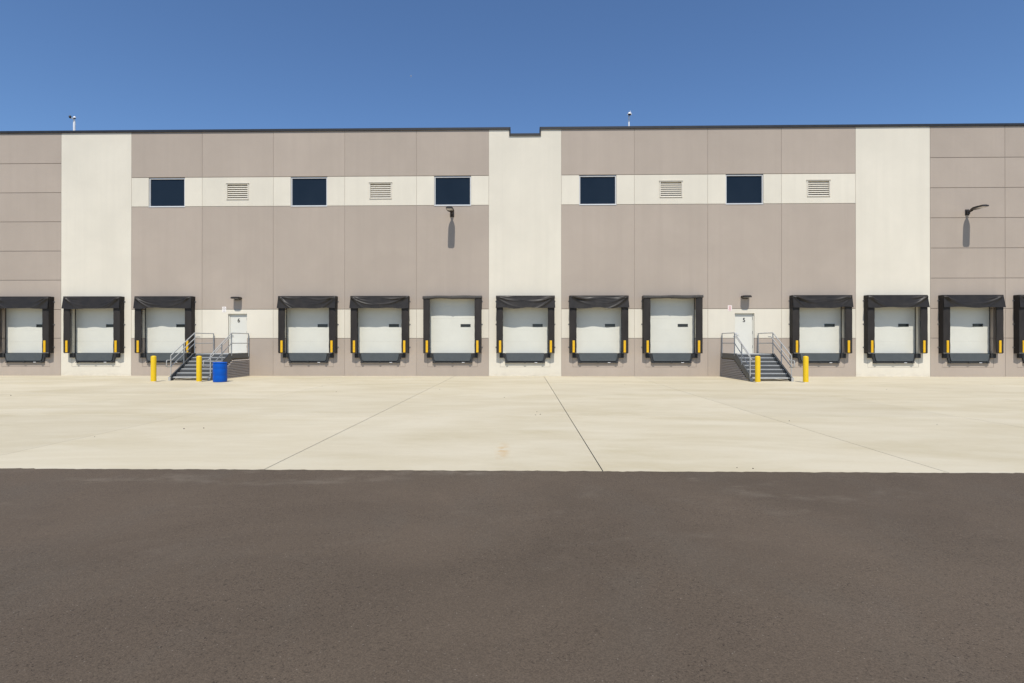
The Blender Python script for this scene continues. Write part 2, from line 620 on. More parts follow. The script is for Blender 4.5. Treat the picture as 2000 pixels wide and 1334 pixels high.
DW = 0.505                                       # half width of a personnel door's frame
DOOR_TOP = 3.29
back = MB()
for k in range(K0, K1):
    xa, xb, cx = bx(k), bx(k + 1), bc(k)
    cream = k in CREAM
    tier = (1 <= k <= 5) or (7 <= k <= 10)
    rows = [0.0, 12.96] if cream else BANDS if tier else ROWS
    holes = []
    if k in DOCKS:
        holes.append((cx - OPEN_W, cx + OPEN_W, FLOOR, OPEN_TOP))
        holes.append((cx - 1.31, cx + 1.31, 0.48, FLOOR))
    if k in DOORS:
        holes.append((cx - DW, cx + DW, FLOOR, DOOR_TOP))
    if k in WINDOWS:
        holes.append((cx - 0.975, cx + 0.975, 8.985, 10.54))
    if k in LOUVERS:
        holes.append((cx - 0.56, cx + 0.56, 9.38, 10.17))
    if k == 6:
        holes.append((NOTCH[0], NOTCH[1], NOTCH[2], 13.0))
    for r in range(len(rows) - 1):
        za, zb = rows[r], rows[r + 1]
        mat = M['cream'] if cream or (tier and r in (1, 3)) else M['taupe']
        wall_piece(xa, xb, za, zb, holes, mat)
        if r:
            cuts = [(h[0], h[1]) for h in holes if h[2] - 0.02 < za < h[3] + 0.02]
            for p, q in minus(xa + 0.03, xb - 0.03, cuts):
                back.box(p, q, 0.028, 0.1, za - 0.03, za + 0.03)
    back.box(xa - 0.03, xa + 0.03, 0.020, 0.1, 0.0, 12.96)
    if k in DOCKS:                                # cast-in curb round the leveler pit
        wall_piece(cx - 1.31, cx + 1.31, 0.48, FLOOR, [(cx - 0.99, cx + 0.99, 0.74, FLOOR + 0.1)],
                   M['cream'] if cream else M['taupe'], gx=0.008, cx=0.004, gz=0.008, cz=0.004, name='pit_curb', yo=0.002)
        back.box(cx - 1.33, cx + 1.33, 0.12, 0.16, 0.45, 0.52)
        for s in (-1, 1):
            back.box(cx + s * 1.31 - 0.03, cx + s * 1.31 + 0.03, 0.12, 0.16, 0.52, 1.17)
back.build('joint_sealant', M['joint'], wh)

# coping along the parapet, one length of metal per bay
def coping(xa, xb, z0=12.945, z1=13.068):
    b = MB()
    b.prism([(-0.045, z0), (-0.058, z0), (-0.05, z1), (0.34, z1 - 0.015), (0.34, z0), (0.30, z0), (0.30, z1 - 0.03), (-0.045, z1 - 0.02)], 'x', xa, xb)
    return b.build('coping', M['coping'], wh)


for k in range(K0, K1):
    if k == 6:
        coping(bx(k) + 0.001, NOTCH[0] - 0.07)
        coping(NOTCH[1] + 0.07, bx(k + 1) - 0.001)
    else:
        coping(bx(k) + 0.001, bx(k + 1) - 0.001)
coping(NOTCH[0], NOTCH[1], 12.615, 12.737)
for xa, xb in ((NOTCH[0] - 0.07, NOTCH[0]), (NOTCH[1], NOTCH[1] + 0.07)):
    b = MB()
    b.box(xa, xb, -0.056, 0.33, 12.615, 13.066)
    b.build('coping', M['coping'], wh)
# the rest of the building
b = MB()
b.box(bx(K0) + 0.1, bx(K1) - 0.1, 0.30, 45, 12.1, 12.35)
b.build('roof', M['roofing'], wh)
for xa, xb, ya, yb in ((bx(K0), bx(K0) + 0.2, 0.25, 45), (bx(K1) - 0.2, bx(K1), 0.25, 45), (bx(K0), bx(K1), 45.01, 45.3)):
    b = MB()
    b.box(xa, xb, ya, yb, -0.2, 12.9)
    b.build('rear_wall', M['taupe'], wh)

# windows
for k in WINDOWS:
    cx = bc(k)
    w = bpy.data.objects.new('window', None)
    COL.objects.link(w)
    w.parent = wh
    w.location = (cx, 0, 8.985)
    b = MB()
    hx, h, fw = 0.965, 1.545, 0.052
    b.box(-hx, -hx + fw, 0.045, 0.13, 0.0, h, 0.004)
    b.box(hx - fw, hx, 0.045, 0.13, 0.0, h, 0.004)
    b.box(-hx + fw + .001, hx - fw - .001, 0.047, 0.128, h - fw - 0.015, h - 0.002, 0.004)
    b.box(-hx + fw + .001, hx - fw - .001, 0.047, 0.128, 0.006, fw, 0.004)
    b.build('frame', M['frame_alu'], w)
    b = MB()
    b.box(-hx - 0.01, hx + 0.01, -0.022, 0.045, -0.032, 0.004, 0.004)
    b.build('sill', M['frame_alu'], w)
    b = MB()
    b.box(-hx + fw - .01, hx - fw + .01, 0.095, 0.11, fw - .01, h - fw)
    b.build('pane', M['glass'], w)

# louvers
for k in LOUVERS:
    cx = bc(k)
    w = bpy.data.objects.new('louver', None)
    COL.objects.link(w)
    w.parent = wh
    w.location = (cx, 0, 9.35)
    b = MB()
    hx, h = 0.592, 0.85
    b.box(-hx, -hx + 0.05, -0.035, 0.14, 0, h, 0.003)
    b.box(hx - 0.05, hx, -0.035, 0.14, 0, h, 0.003)
    b.box(-hx + .051, hx - .051, -0.034, 0.139, h - 0.05, h - .001, 0.003)
    b.box(-hx + .051, hx - .051, -0.034, 0.139, 0.001, 0.03, 0.003)
    b.box(-hx - 0.03, hx + 0.03, -0.06, 0.0, h, h + 0.02, 0.003)
    b.build('frame', M['louver'], w)
    b = MB()
    b.box(-hx + .02, hx - .02, 0.145, 0.16, 0.02, h - .02)
    b.build('backing', M['louver'], w)
    for s in range(7):
        b = MB()
        z = 0.075 + s * 0.107
        b.box(-hx + .051, hx - .051, -0.004, 0.004, -0.06, 0.06, rot=Matrix.Rotation(R(-38), 3, 'X'), piv=Vector((0, 0, 0)))
        b.build('slat', M['louver'], w, (0, 0.035, z))

# overhead doors
def overhead_door(k):
    cx = bc(k)
    d = bpy.data.objects.new('overhead_door', None)
    COL.objects.link(d)
    d.parent = wh
    d.location = (cx, 0.2, FLOOR)
    return d


sec_mesh = None
for k in DOCKS:
    d = overhead_door(k)
    if sec_mesh is None:
        sec_mesh = []
        for s in range(5):
            b = MB()
            z0 = 0.012 + s * 0.61
            hole = s == 2
            if hole:                                # the section with the vision slit
                zz0, zz1, xx0, xx1 = z0 + 0.17, z0 + 0.30, 0.41, 0.92
                b.box(-1.255, xx0, 0.0, 0.05, z0, z0 + 0.6085, 0.0)
                b.box(xx1, 1.255, 0.0, 0.05, z0, z0 + 0.6085, 0.0)
                b.box(xx0, xx1, 0.0, 0.05, z0, zz0, 0.0)
                b.box(xx0, xx1, 0.0, 0.05, zz1, z0 + 0.6085, 0.0)
                bmesh.ops.remove_doubles(b.bm, verts=b.bm.verts, dist=1e-4)
                inner = [f for f in b.bm.faces if all(any(abs(v.co.x - q) < 1e-4 for q in (xx0, xx1)) for v in f.verts) and len({round(v.co.x, 3) for v in f.verts}) == 1]
                inner = [f for f in inner if len({round(v.co.z, 3) for v in f.verts}) > 2 or True]
            else:
                b.box(-1.255, 1.255, 0.0, 0.05, z0, z0 + 0.6085, 0.0015)
            o = b.build('door_section', M['door_white'], d)
            sec_mesh.append(o.data)
        b = MB()
        z0 = 0.012 + 2 * 0.61
        b.box(0.40, 0.93, -0.012, 0.0, z0 + 0.16, z0 + 0.175)
        b.box(0.40, 0.93, -0.012, 0.0, z0 + 0.295, z0 + 0.31)
        b.box(0.40, 0.414, -0.012, 0.0, z0 + 0.175, z0 + 0.295)
        b.box(0.916, 0.93, -0.012, 0.0, z0 + 0.175, z0 + 0.295)
        vf = b.build('vision_frame', M['rubber'], d).data
        b = MB()
        b.box(0.405, 0.925, 0.012, 0.02, z0 + 0.165, z0 + 0.305)
        vg = b.build('vision_pane', M['vision'], d).data
        b = MB()
        b.box(-1.277, -1.251, -0.03, 0.03, 0.0, 2.9)
        es = b.build('edge_seal', M['rubber'], d).data
        link('edge_seal', es, d, (2.528, 0, 0))
        b = MB()
        b.box(-1.235, 1.235, -0.004, 0.03, 0.0, 0.012)
        bs = b.build('bottom_seal', M['rubber'], d).data
    else:
        for me in sec_mesh:
            link('door_section', me, d)
        link('vision_frame', vf, d)
        link('vision_pane', vg, d)
        link('edge_seal', es, d)
        link('edge_seal', es, d, (2.528, 0, 0))
        link('bottom_seal', bs, d)

# personnel doors with their numbers
def text_mesh(ch, size, offset):
    cu = bpy.data.curves.new('numeral', 'FONT')
    cu.body = ch
    cu.size = size
    cu.extrude = 0.0015
    cu.offset = offset
    cu.align_x = 'CENTER'
    o = bpy.data.objects.new('numeral_tmp', cu)
    COL.objects.link(o)
    dg = bpy.context.evaluated_depsgraph_get()
    me = bpy.data.meshes.new_from_object(o.evaluated_get(dg))
    bpy.data.objects.remove(o)
    me.transform(Matrix.Rotation(R(90), 4, 'X'))
    me.materials.clear()
    me.materials.append(M['black'])
    return me


for k, num in ((2, '6'), (9, '5')):
    cx = bc(k)
    d = bpy.data.objects.new('entry_door', None)
    COL.objects.link(d)
    d.parent = wh
    d.location = (cx, 0, FLOOR)
    h = DOOR_TOP - FLOOR
    b = MB()
    b.box(-DW + .002, -DW + 0.052, 0.085, 0.19, 0, h - .002, 0.004)
    b.box(DW - 0.052, DW - .002, 0.085, 0.19, 0, h - .002, 0.004)
    b.box(-DW + 0.053, DW - 0.053, 0.085, 0.19, h - 0.055, h - .002, 0.004)
    b.build('frame', M['entry_white'], d)
    b = MB()
    b.box(-DW + 0.056, DW - 0.056, 0.112, 0.16, 0.012, h - 0.06, 0.003)
    b.build('leaf', M['entry_white'], d)
    b = MB()
    b.box(-DW + 0.054, DW - 0.054, 0.086, 0.19, 0, 0.011)
    b.build('threshold', M['frame_alu'], d)
    for z in (0.28, 1.02, 1.76):
        b = MB()
        b.tube([(DW - 0.055, 0.098, z), (DW - 0.055, 0.098, z + 0.14)], 0.011, 8)
        b.build('hinge', M['dark_steel'], d)
    b = MB()
    b.box(-DW + 0.09, -DW + 0.15, 0.103, 0.112, 0.92, 1.10, 0.003)
    b.tube([(-DW + 0.12, 0.107, 1.02), (-DW + 0.12, 0.057, 1.02), (-DW + 0.24, 0.057, 1.02)], 0.011, 8)
    b.build('handle', M['frame_alu'], d)
    me = text_mesh(num, 0.32, 0.007)
    o = link('door_number', me, d, (0.01, 0.107, h - 0.45))
    o.scale = (0.86, 1, 0.95)

# ------------------------------------------------------------------ dock shelters
SH_GROUP = 'black dock shelters along the warehouse wall'
LV_GROUP = 'dock levelers under the loading doors'
SHELTER_LABEL = {
    -1: 'black dock shelter cut off by the left edge of the photo, on grey panels',
    0: 'black dock shelter with drooping curtain on the cream column at far left',
    1: 'black dock shelter just left of door 6, partly behind its stair railing',
    3: 'black dock shelter with drooping curtain, first one right of door 6',
    4: 'black dock shelter with curtain, directly left of the curtainless one below the left floodlight',
    5: 'curtainless black dock shelter straight below the left floodlight',
    6: 'black dock shelter on the central cream column below the parapet notch',
    7: 'black dock shelter with curtain, first one right of the central cream column',
    8: 'curtainless black dock shelter, nearest one left of door 5',
    10: 'black dock shelter with curtain just right of the stairs to door 5',
    11: 'black dock shelter with curtain on the right-hand cream column',
    12: 'black dock shelter with curtain on the banded grey panels below the right floodlight',
    13: 'black dock shelter cut off by the right edge of the photo',
}
LEVELER_LABEL = {
    -1: 'grey dock leveler lip under the shelter cut off by the left edge',
    0: 'grey dock leveler lip low on the cream column at far left',
    1: 'grey dock leveler lip partly hidden by the stairs to door 6',
    3: 'grey dock leveler lip, first one right of door 6 and the blue drum',
    4: 'grey dock leveler lip, second one right of the blue drum',
    5: 'grey dock leveler lip below the curtainless shelter under the left floodlight',
    6: 'grey dock leveler lip at the foot of the central cream column',
    7: 'grey dock leveler lip, first one right of the central cream column',
    8: 'grey dock leveler lip below the curtainless shelter left of door 5',
    10: 'grey dock leveler lip behind the yellow bollard right of the stairs to door 5',
    11: 'grey dock leveler lip low on the right-hand cream column',
    12: 'grey dock leveler lip on the grey panels below the right floodlight',
    13: 'grey dock leveler lip under the shelter cut off by the right edge',
}
PADP = 0.32
ZT, ZB = 4.20, 1.205


def flap_mesh():
    """front fabric flap of the side curtain, slightly bowed and creased"""
    rnd = random.Random(21)
    b = MB()
    nz, nx = 40, 6
    g0, g1 = [], []
    for j in range(nz + 1):
        z = 1.232 + (ZT - 0.05 - 1.232) * j / nz
        r0, r1 = [], []
        for i in range(nx + 1):
            u = i / nx
            x = 1.165 + 0.345 * u + (0.004 * math.sin(j * 0.9) if i == 0 else 0)
            y = -PADP - 0.012 - 0.022 * math.sin(math.pi * u) - 0.004 * math.sin(j * 0.45 + 3 * u) + rnd.uniform(-.0012, .0012)
            r0.append(b.bm.verts.new((x, y, z)))
            r1.append(b.bm.verts.new((x, -PADP + 0.03, z)))
        g0.append(r0)
        g1.append(r1)
    for j in range(nz):
        for i in range(nx):
            b.bm.faces.new((g0[j][i], g0[j][i + 1], g0[j + 1][i + 1], g0[j + 1][i]))
            b.bm.faces.new((g1[j][i], g1[j + 1][i], g1[j + 1][i + 1], g1[j][i + 1]))
        for i in (0, nx):
            b.bm.faces.new((g0[j][i], g0[j + 1][i], g1[j + 1][i], g1[j][i]))
    for i in range(nx):
        for j in (0, nz):
            b.bm.faces.new((g0[j][i], g1[j][i], g1[j][i + 1], g0[j][i + 1]))
    return b


def side_mesh():
    b = MB()
    b.box(1.468, 1.512, -PADP + 0.031, -0.001, ZB, ZT - 0.02, 0.006)
    return b


def curtain(k, parent):
    """vinyl head curtain hung over the head beam, with diagonal drag folds from both upper corners"""
    rnd = random.Random(100 + k)
    nx, nz = 120, 26
    b = MB()
    folds = []
    for s in (-1, 1):
        for _ in range(6):
            folds.append((s, rnd.uniform(0.14, 0.95), rnd.uniform(0.025, 0.055), rnd.uniform(0.02, 0.05), rnd.uniform(0.55, 1.15), rnd.uniform(-0.1, 0.1)))
    droop = [rnd.uniform(-0.018, 0.018) for _ in range(5)]
    flare = {-1: rnd.uniform(0.01, 0.05), 1: rnd.uniform(0.01, 0.05)}
    grid = []
    for j in range(nz + 1):
        v = j / nz
        row = []
        for i in range(nx + 1):
            u = -1 + 2 * i / nx
            hw = 1.505 + (flare[-1] if u < 0 else flare[1]) * v
            x = u * hw
            sag = sum(d * math.sin((q + 1) * math.pi * (u + 1) / 2) for q, d in enumerate(droop))
            z = 4.175 - v * (0.615 + sag)
            y = -PADP - 0.025 - 0.085 * v
            for s, ang, wd, amp, reach, off in folds:
                dx = (1.52 + off - s * x) if s > 0 else (1.52 + off + x)
                dz = 4.22 - z
                rr = math.hypot(dx, dz)
                a = math.atan2(dz, max(dx, 1e-3)) + 0.25 * rr - 0.1
                g = math.exp(-((a - ang) * max(rr, 0.15) / wd) ** 2)
                y -= amp * g * math.exp(-(rr / reach) ** 2) * min(1, v * 6)
            y -= 0.012 * math.sin(9 * u + k) * v * (1 - abs(u))
            row.append(b.bm.verts.new((x, y, z)))
        grid.append(row)
    bk = []
    for j in range(nz + 1):                       # the hidden back of the sheet gives it thickness
        bk.append([b.bm.verts.new((vv.co.x, vv.co.y + 0.008, vv.co.z)) for vv in grid[j]])
    for j in range(nz):
        for i in range(nx):
            b.bm.faces.new((grid[j][i], grid[j][i + 1], grid[j + 1][i + 1], grid[j + 1][i]))
            b.bm.faces.new((bk[j][i], bk[j + 1][i], bk[j + 1][i + 1], bk[j][i + 1]))
    for i in range(nx):
        for j in (0, nz):
            b.bm.faces.new((grid[j][i], bk[j][i], bk[j][i + 1], grid[j][i + 1]))
    for j in range(nz):
        for i in (0, nx):
            b.bm.faces.new((grid[j][i], grid[j + 1][i], bk[j + 1][i], bk[j][i]))
    return b.build('head_curtain', M['vinyl'], parent, smooth=True)


def rolled_curtain(k, parent):
    rnd = random.Random(300 + k)
    b = MB()
    n = 60
    prof = [(-0.02, -0.02), (-0.32, 0.0), (-0.37, -0.02), (-0.392, -0.08), (-0.385, -0.135), (-0.35, -0.155), (-0.05, -0.15), (-0.02, -0.14)]
    rings = []
    for i in range(n + 1):
        u = -1 + 2 * i / n
        x = 1.54 * u
        dz = -0.018 * max(0, -u) ** 1.0 + 0.008 * math.sin(7 * u + k) + rnd.gauss(0, 0.0015)
        mid = math.exp(-(u / 0.03) ** 2) * 0.018
        rings.append([b.bm.verts.new((x, y - (mid if y < -0.3 else 0), 4.215 + z * (1.0 + 0.10 * math.sin(4 * u)) + dz - (mid if z < -.1 else 0))) for y, z in prof])
    m = len(prof)
    for i in range(n):
        for s in range(m):
            b.bm.faces.new((rings[i][s], rings[i][(s + 1) % m], rings[i + 1][(s + 1) % m], rings[i + 1][s]))
    b.bm.faces.new(rings[0])
    b.bm.faces.new(rings[-1])
    return b.build('rolled_curtain', M['roll_sunlit'], parent, smooth=True)


shared = {}


def shared_part(key, make, name, mat, parent, loc=(0, 0, 0), sx=1, smooth=False):
    if key not in shared:
        shared[key] = make().build(name, mat, parent, smooth=smooth)
        o = shared[key]
    else:
        o = link(name, shared[key].data, parent)
    o.location = loc
    if sx != 1:
        o.scale = (sx, 1, 1)
    return o


def mk_guard():
    b = MB()
    b.box(-0.058, 0.058, -0.03, 0.0, 0.0, 0.62, 0.008, seg=2)
    for i in range(1, 4):
        b.box(-0.05, 0.05, -0.034, -0.03, 0.155 * i - 0.006, 0.155 * i + 0.006)
    for s in (-1, 1):
        b.box(-0.006 + s * 0.03, 0.006 + s * 0.03, -0.036, -0.03, 0.03, 0.59)
    return b


def mk_bracket():
    b = MB()
    b.box(-0.005, 0.06, -0.010, 0.0, -0.032, 0.032, 0.003)
    b.box(-0.005, 0.008, -0.07, -0.010, -0.026, 0.026, 0.003)
    b.tube([(0.038, -0.010, 0.0), (0.038, -0.03, 0.0)], 0.013, 8)
    return b


def mk_beam():
    b = MB()
    b.box(-1.53, 1.53, -PADP - 0.005, 0.0, 4.03, 4.205, 0.015, seg=2)
    return b


for k in DOCKS:
    sh = thing('dock_shelter', SHELTER_LABEL[k], 'dock shelter', (bc(k) + 0.02, 0, 0), SH_GROUP)
    if k in TALL:
        rolled_curtain(k, sh)
    else:
        shared_part('beam', mk_beam, 'head_beam', M['pad'], sh)
        curtain(k, sh)
    for s in (1, -1):
        def mkf(fn):
            m = fn()
            for v in m.bm.verts:
                v.co.x *= s
            return m
        shared_part('flap%d' % s, lambda: mkf(flap_mesh), 'side_flap', M['pad'], sh, smooth=True)
        shared_part('side%d' % s, lambda: mkf(side_mesh), 'side_frame', M['pad'], sh)
        shared_part('guard', mk_guard, 'guard_strip', M['guard_yellow'], sh, (s * 1.315, -PADP - 0.030, 1.25))
        for z in (1.52, 2.72, 3.93):
            def mkbr():
                return mk_bracket()
            if s == 1:
                shared_part('brR', mkbr, 'wall_bracket', M['bracket'], sh, (1.511, -0.001, z))
            else:
                def mkbl():
                    m = mk_bracket()
                    for v in m.bm.verts:
                        v.co.x = -v.co.x
                    return m
                shared_part('brL', mkbl, 'wall_bracket', M['bracket'], sh, (-1.511, -0.001, z))

# ------------------------------------------------------------------ dock levelers
def mk_lip():
    b = MB()
    b.prism([(-1.0, 1.198), (1.0, 1.198), (0.985, 1.08), (0.945, 0.88), (0.915, 0.82), (0.87, 0.80), (-0.87, 0.80), (-0.915, 0.82), (-0.945, 0.88), (-0.985, 1.08)], 'y', -0.115, -0.085)
    return b


def mk_deck():
    b = MB()
    b.box(-0.985, 0.985, -0.084, 0.45, 1.15, 1.197)
    return b


def mk_pit_shade():
    b = MB()
    b.box(-0.985, 0.985, 0.20, 0.26, 0.745, 1.149)            # dark panel in place of the shaded pit depth
    return b


def mk_bar():
    b = MB()
    b.box(-1.05, 1.05, -0.10, 0.05, 0.70, 0.742, 0.006)
    b.box(-0.93, 0.93, -0.07, 0.05, 0.748, 0.79, 0.006)
    return b


def mk_post():
    b = MB()
    b.prism([(0.90, 0.745), (1.03, 0.745), (1.045, 0.84), (1.085, 0.96), (1.085, 1.19), (0.90, 1.19)], 'y', -0.07, -0.004)
    return b


def mk_keeper():
    b = MB()
    b.tube([(0, -0.135, 0.74), (0, -0.05, 0.74)], 0.045, 10)
    b.box(-0.05, 0.05, -0.12, -0.06, 0.69, 0.73, 0.006)
    return b


def mk_hinge():
    b = MB()
    b.tube([(-0.98, -0.088, 1.17), (0.98, -0.088, 1.17)], 0.017, 8)
    return b


def mk_bumper():
    b = MB()
    for i in range(6):
        b.box(-0.135 + i * 0.045, -0.135 + i * 0.045 + 0.043, -0.13, -0.004, 0.965 + 0.003 * (i % 2), 1.195, 0.004)
    return b


def mk_plate():
    b = MB()
    b.box(-0.07, 0.07, -0.104, -0.1003, 0.711, 0.733)
    return b


for k in DOCKS:
    lv = thing('dock_leveler', LEVELER_LABEL[k], 'dock leveler', (bc(k), 0, 0), LV_GROUP)
    shared_part('lip', mk_lip, 'lip', M['steel_blue'], lv)
    shared_part('deck', mk_deck, 'deck', M['steel_blue'], lv)
    shared_part('frame', mk_pit_shade, 'pit_shade_panel', M['pit'], lv)
    shared_part('bar', mk_bar, 'front_bar', M['dark_steel'], lv)
    shared_part('hinge', mk_hinge, 'lip_hinge', M['dark_steel'], lv)
    shared_part('post', mk_post, 'side_post', M['dark_steel'], lv)

    def mkpl():
        m = mk_post()
        for v in m.bm.verts:
            v.co.x = -v.co.x
        return m
    shared_part('postL', mkpl, 'side_post', M['dark_steel'], lv)
    for x in (-0.93, 0.0, 0.93):
        shared_part('keeper', mk_keeper, 'lip_keeper', M['dark_steel'], lv, (x, 0, 0))
    for s in (-1, 1):
        shared_part('bumper', mk_bumper, 'bumper', M['rubber'], lv, (s * 1.195, 0, 0))
    shared_part('plate', mk_plate, 'maker_plate', M['white'], lv, (0.57, 0, 0))

# ------------------------------------------------------------------ steel stairs
L_Y, N_T, GO, TOPZ = -1.78, 6, 0.30, 1.215
RISE = TOPZ / 7
SLOPE = RISE / GO
HW = 0.93


def nosing(y):
    return TOPZ + SLOPE * (y - L_Y)


def build_stair(label, loc):
    st = thing('exterior_stair', label, 'stairs', loc, 'grey steel stairs up to the numbered doors')
    b = MB()
    b.box(-HW + 0.010, HW - 0.010, L_Y - 0.005, -0.01, TOPZ - 0.05, TOPZ - 0.003, 0.004)
    b.build('landing', M['stair_tread'], st)
    b = MB()
    b.box(-HW + 0.05, HW - 0.05, L_Y + 0.05, L_Y + 0.08, TOPZ - 0.30, TOPZ - 0.051)
    b.build('landing_beam', M['stair_dark'], st)
    for i in range(1, N_T + 1):
        y0, z = L_Y - GO * i, TOPZ - RISE * i
        b = MB()
        b.prism([(y0, z), (y0 + 0.008, z + 0.004), (y0 + GO + 0.01, z + 0.004), (y0 + GO + 0.01, z - 0.035), (y0 + 0.05, z - 0.035), (y0 + 0.045, z - 0.06), (y0, z - 0.065)], 'x', -HW + 0.010, HW - 0.010)
        b.build('tread', M['stair_tread'], st)
        b = MB()
        b.box(-HW + 0.05, HW - 0.05, y0 + GO - 0.11, y0 + GO - 0.10, z + 0.006, z + RISE - 0.037)
        b.build('riser', M['riser'], st)
    foot = L_Y - GO * N_T - 0.17
    ztop = lambda y: nosing(y) + 0.105
    for s in (-1, 1):
        # stringer: landing channel, then the raked channel down to the foot
        pts = [(-0.01, TOPZ + 0.012), (L_Y + 0.02, TOPZ + 0.012), (L_Y - 0.14, ztop(L_Y - 0.14)), (foot, ztop(foot)), (foot, 0.0), (foot + 0.19, 0.0), (L_Y + 0.06, TOPZ - 0.245), (-0.01, TOPZ - 0.245)]
        b = MB()
        x = s * HW
        b.prism(pts, 'x', x - 0.006, x + 0.006)
        # flanges
        xo = x - s * 0.006
        for (ya, za), (yb, zb) in ((pts[0], pts[1]), (pts[1], pts[2]), (pts[2], pts[3])):
            b.prism([(ya, za), (yb, zb), (yb, zb - 0.012), (ya, za - 0.012)], 'x', xo, xo - s * 0.05)
        for (ya, za), (yb, zb) in ((pts[5], pts[6]), (pts[6], pts[7])):
            b.prism([(ya, za), (yb, zb), (yb, zb + 0.012), (ya, za + 0.012)], 'x', xo, xo - s * 0.05)
        b.build('stringer', M['stair_dark'], st)
        b = MB()
        b.box(x - 0.048 - 0.012 * (s > 0), x + 0.048 + 0.012 * (s < 0), foot - 0.012, foot - 0.001, 0.0, ztop(foot) - 0.005)
        b.build('foot_plate', M['rail'], st)
        # louvred skirt below
        b = MB()
        b.box(x - 0.02, x + 0.02, -0.05, -0.012, 0.0, TOPZ - 0.25)
        b.build('skirt_frame', M['skirt'], st)
        low = lambda z: (foot + 0.19) + (L_Y + 0.06 - foot - 0.19) * z / (TOPZ - 0.245)
        nsl = 11
        for q in range(nsl):
            z = 0.045 + q * 0.083
            ye = low(z + 0.05) + 0.03
            b = MB()
            b.prism([(s * 0.034, -0.030), (s * 0.040, -0.024), (s * -0.002, 0.030), (s * -0.008, 0.026)], 'y', ye, -0.052)
            b.build('skirt_slat', M['skirt'], st, (x - s * 0.012, 0, z))
        # guard rail: posts, top rail, mid rail, grab rail
        rx = x
        zt, zm = 2.24, 1.73
        yb_, ym_ = L_Y - GO * 6 - 0.06, L_Y - GO * 2.95
        r_ = 0.0245
        for y, zl, zh in ((-0.09, TOPZ - 0.18, zt), (L_Y + 0.0, TOPZ - 0.1, zt), (ym_, nosing(ym_) + 0.0, zt + SLOPE * (ym_ - L_Y)), (yb_, nosing(yb_) - 0.02, zt + SLOPE * (yb_ - L_Y))):
            b = MB()
            b.tube([(rx, y, zl), (rx, y, zh)], r_, 10)
            b.build('post', M['rail'], st, smooth=True)
        b = MB()
        b.tube([(rx, -0.09, zt), (rx, L_Y, zt), (rx, yb_, zt + SLOPE * (yb_ - L_Y))], r_, 10)
        b.build('top_rail', M['rail'], st, smooth=True)
        b = MB()
        b.tube([(rx, -0.09, zm), (rx, L_Y, zm), (rx, yb_, zm + SLOPE * (yb_ - L_Y))], r_ * 0.9, 10)
        b.build('mid_rail', M['rail'], st, smooth=True)
        gx = rx - s * 0.075
        zg = 2.05
        zb2 = zg + SLOPE * (yb_ - 0.02 - L_Y)
        b = MB()
        pth = [(gx, L_Y + 0.33, zg), (gx, L_Y + 0.02, zg), (gx, yb_ - 0.02, zb2)]
        pth += [(gx, yb_ - 0.06, zb2 - 0.012), (gx, yb_ - 0.36, zb2 - 0.012), (gx, yb_ - 0.41, zb2 - 0.03), (gx, yb_ - 0.43, zb2 - 0.08), (gx, yb_ - 0.43, zb2 - 0.26), (gx, yb_ - 0.41, zb2 - 0.30), (gx, yb_ - 0.36, zb2 - 0.315), (gx, yb_ + 0.02, zb2 - 0.315)]
        b.tube(pth, 0.021, 10)
        b.build('grab_rail', M['rail'], st, smooth=True)
        for y in (L_Y - 0.02, ym_, yb_):
            zz = zg + SLOPE * (y - L_Y)
            b = MB()
            b.tube([(rx, y, zz - 0.06), (gx, y, zz - 0.06), (gx, y, zz - 0.01)], 0.009, 6)
            b.build('rail_bracket', M['rail'], st)
    return st


stair6 = build_stair('grey steel stairs with railings up to door 6, beside the blue drum', (bc(2) - 0.30, 0, 0))
copy_tree(stair6, (bc(9) - 0.27, 0, 0), 'grey steel stairs with railings up to door 5, right half of the wall')

# ------------------------------------------------------------------ bollards
def build_bollard(label, loc):
    o = thing('bollard', label, 'bollard', loc, 'yellow bollards in front of the stairs')
    b = MB()
    prof = [(0.0, -0.1), (0.112, -0.1), (0.112, 1.12)]
    for i in range(1, 7):
        a = R(15 * i)
        prof.append((0.112 * math.cos(a), 1.12 + 0.055 * math.sin(a)))
    prof[-1] = (0.0, 1.175)
    b.lathe(prof, seg=28)
    b.build('sleeve', M['yellow'], o, smooth=True)
    b = MB()
    b.lathe([(0.1125, 0.0), (0.123, 0.0), (0.118, 0.018), (0.1125, 0.02)], seg=28)
    b.build('base_seal', M['stone'], o)
    return o


bol = build_bollard('leftmost of the four yellow bollards, at the foot of the left stairs', (-16.60, -4.50, 0))
copy_tree(bol, (-14.53, -4.50, 0), 'yellow bollard immediately left of the blue drum')
copy_tree(bol, (10.37, -4.36, 0), 'third yellow bollard from the left, in front of the right-hand stairs')
copy_tree(bol, (12.47, -4.36, 0), 'rightmost yellow bollard, standing beside the right-hand stairs')

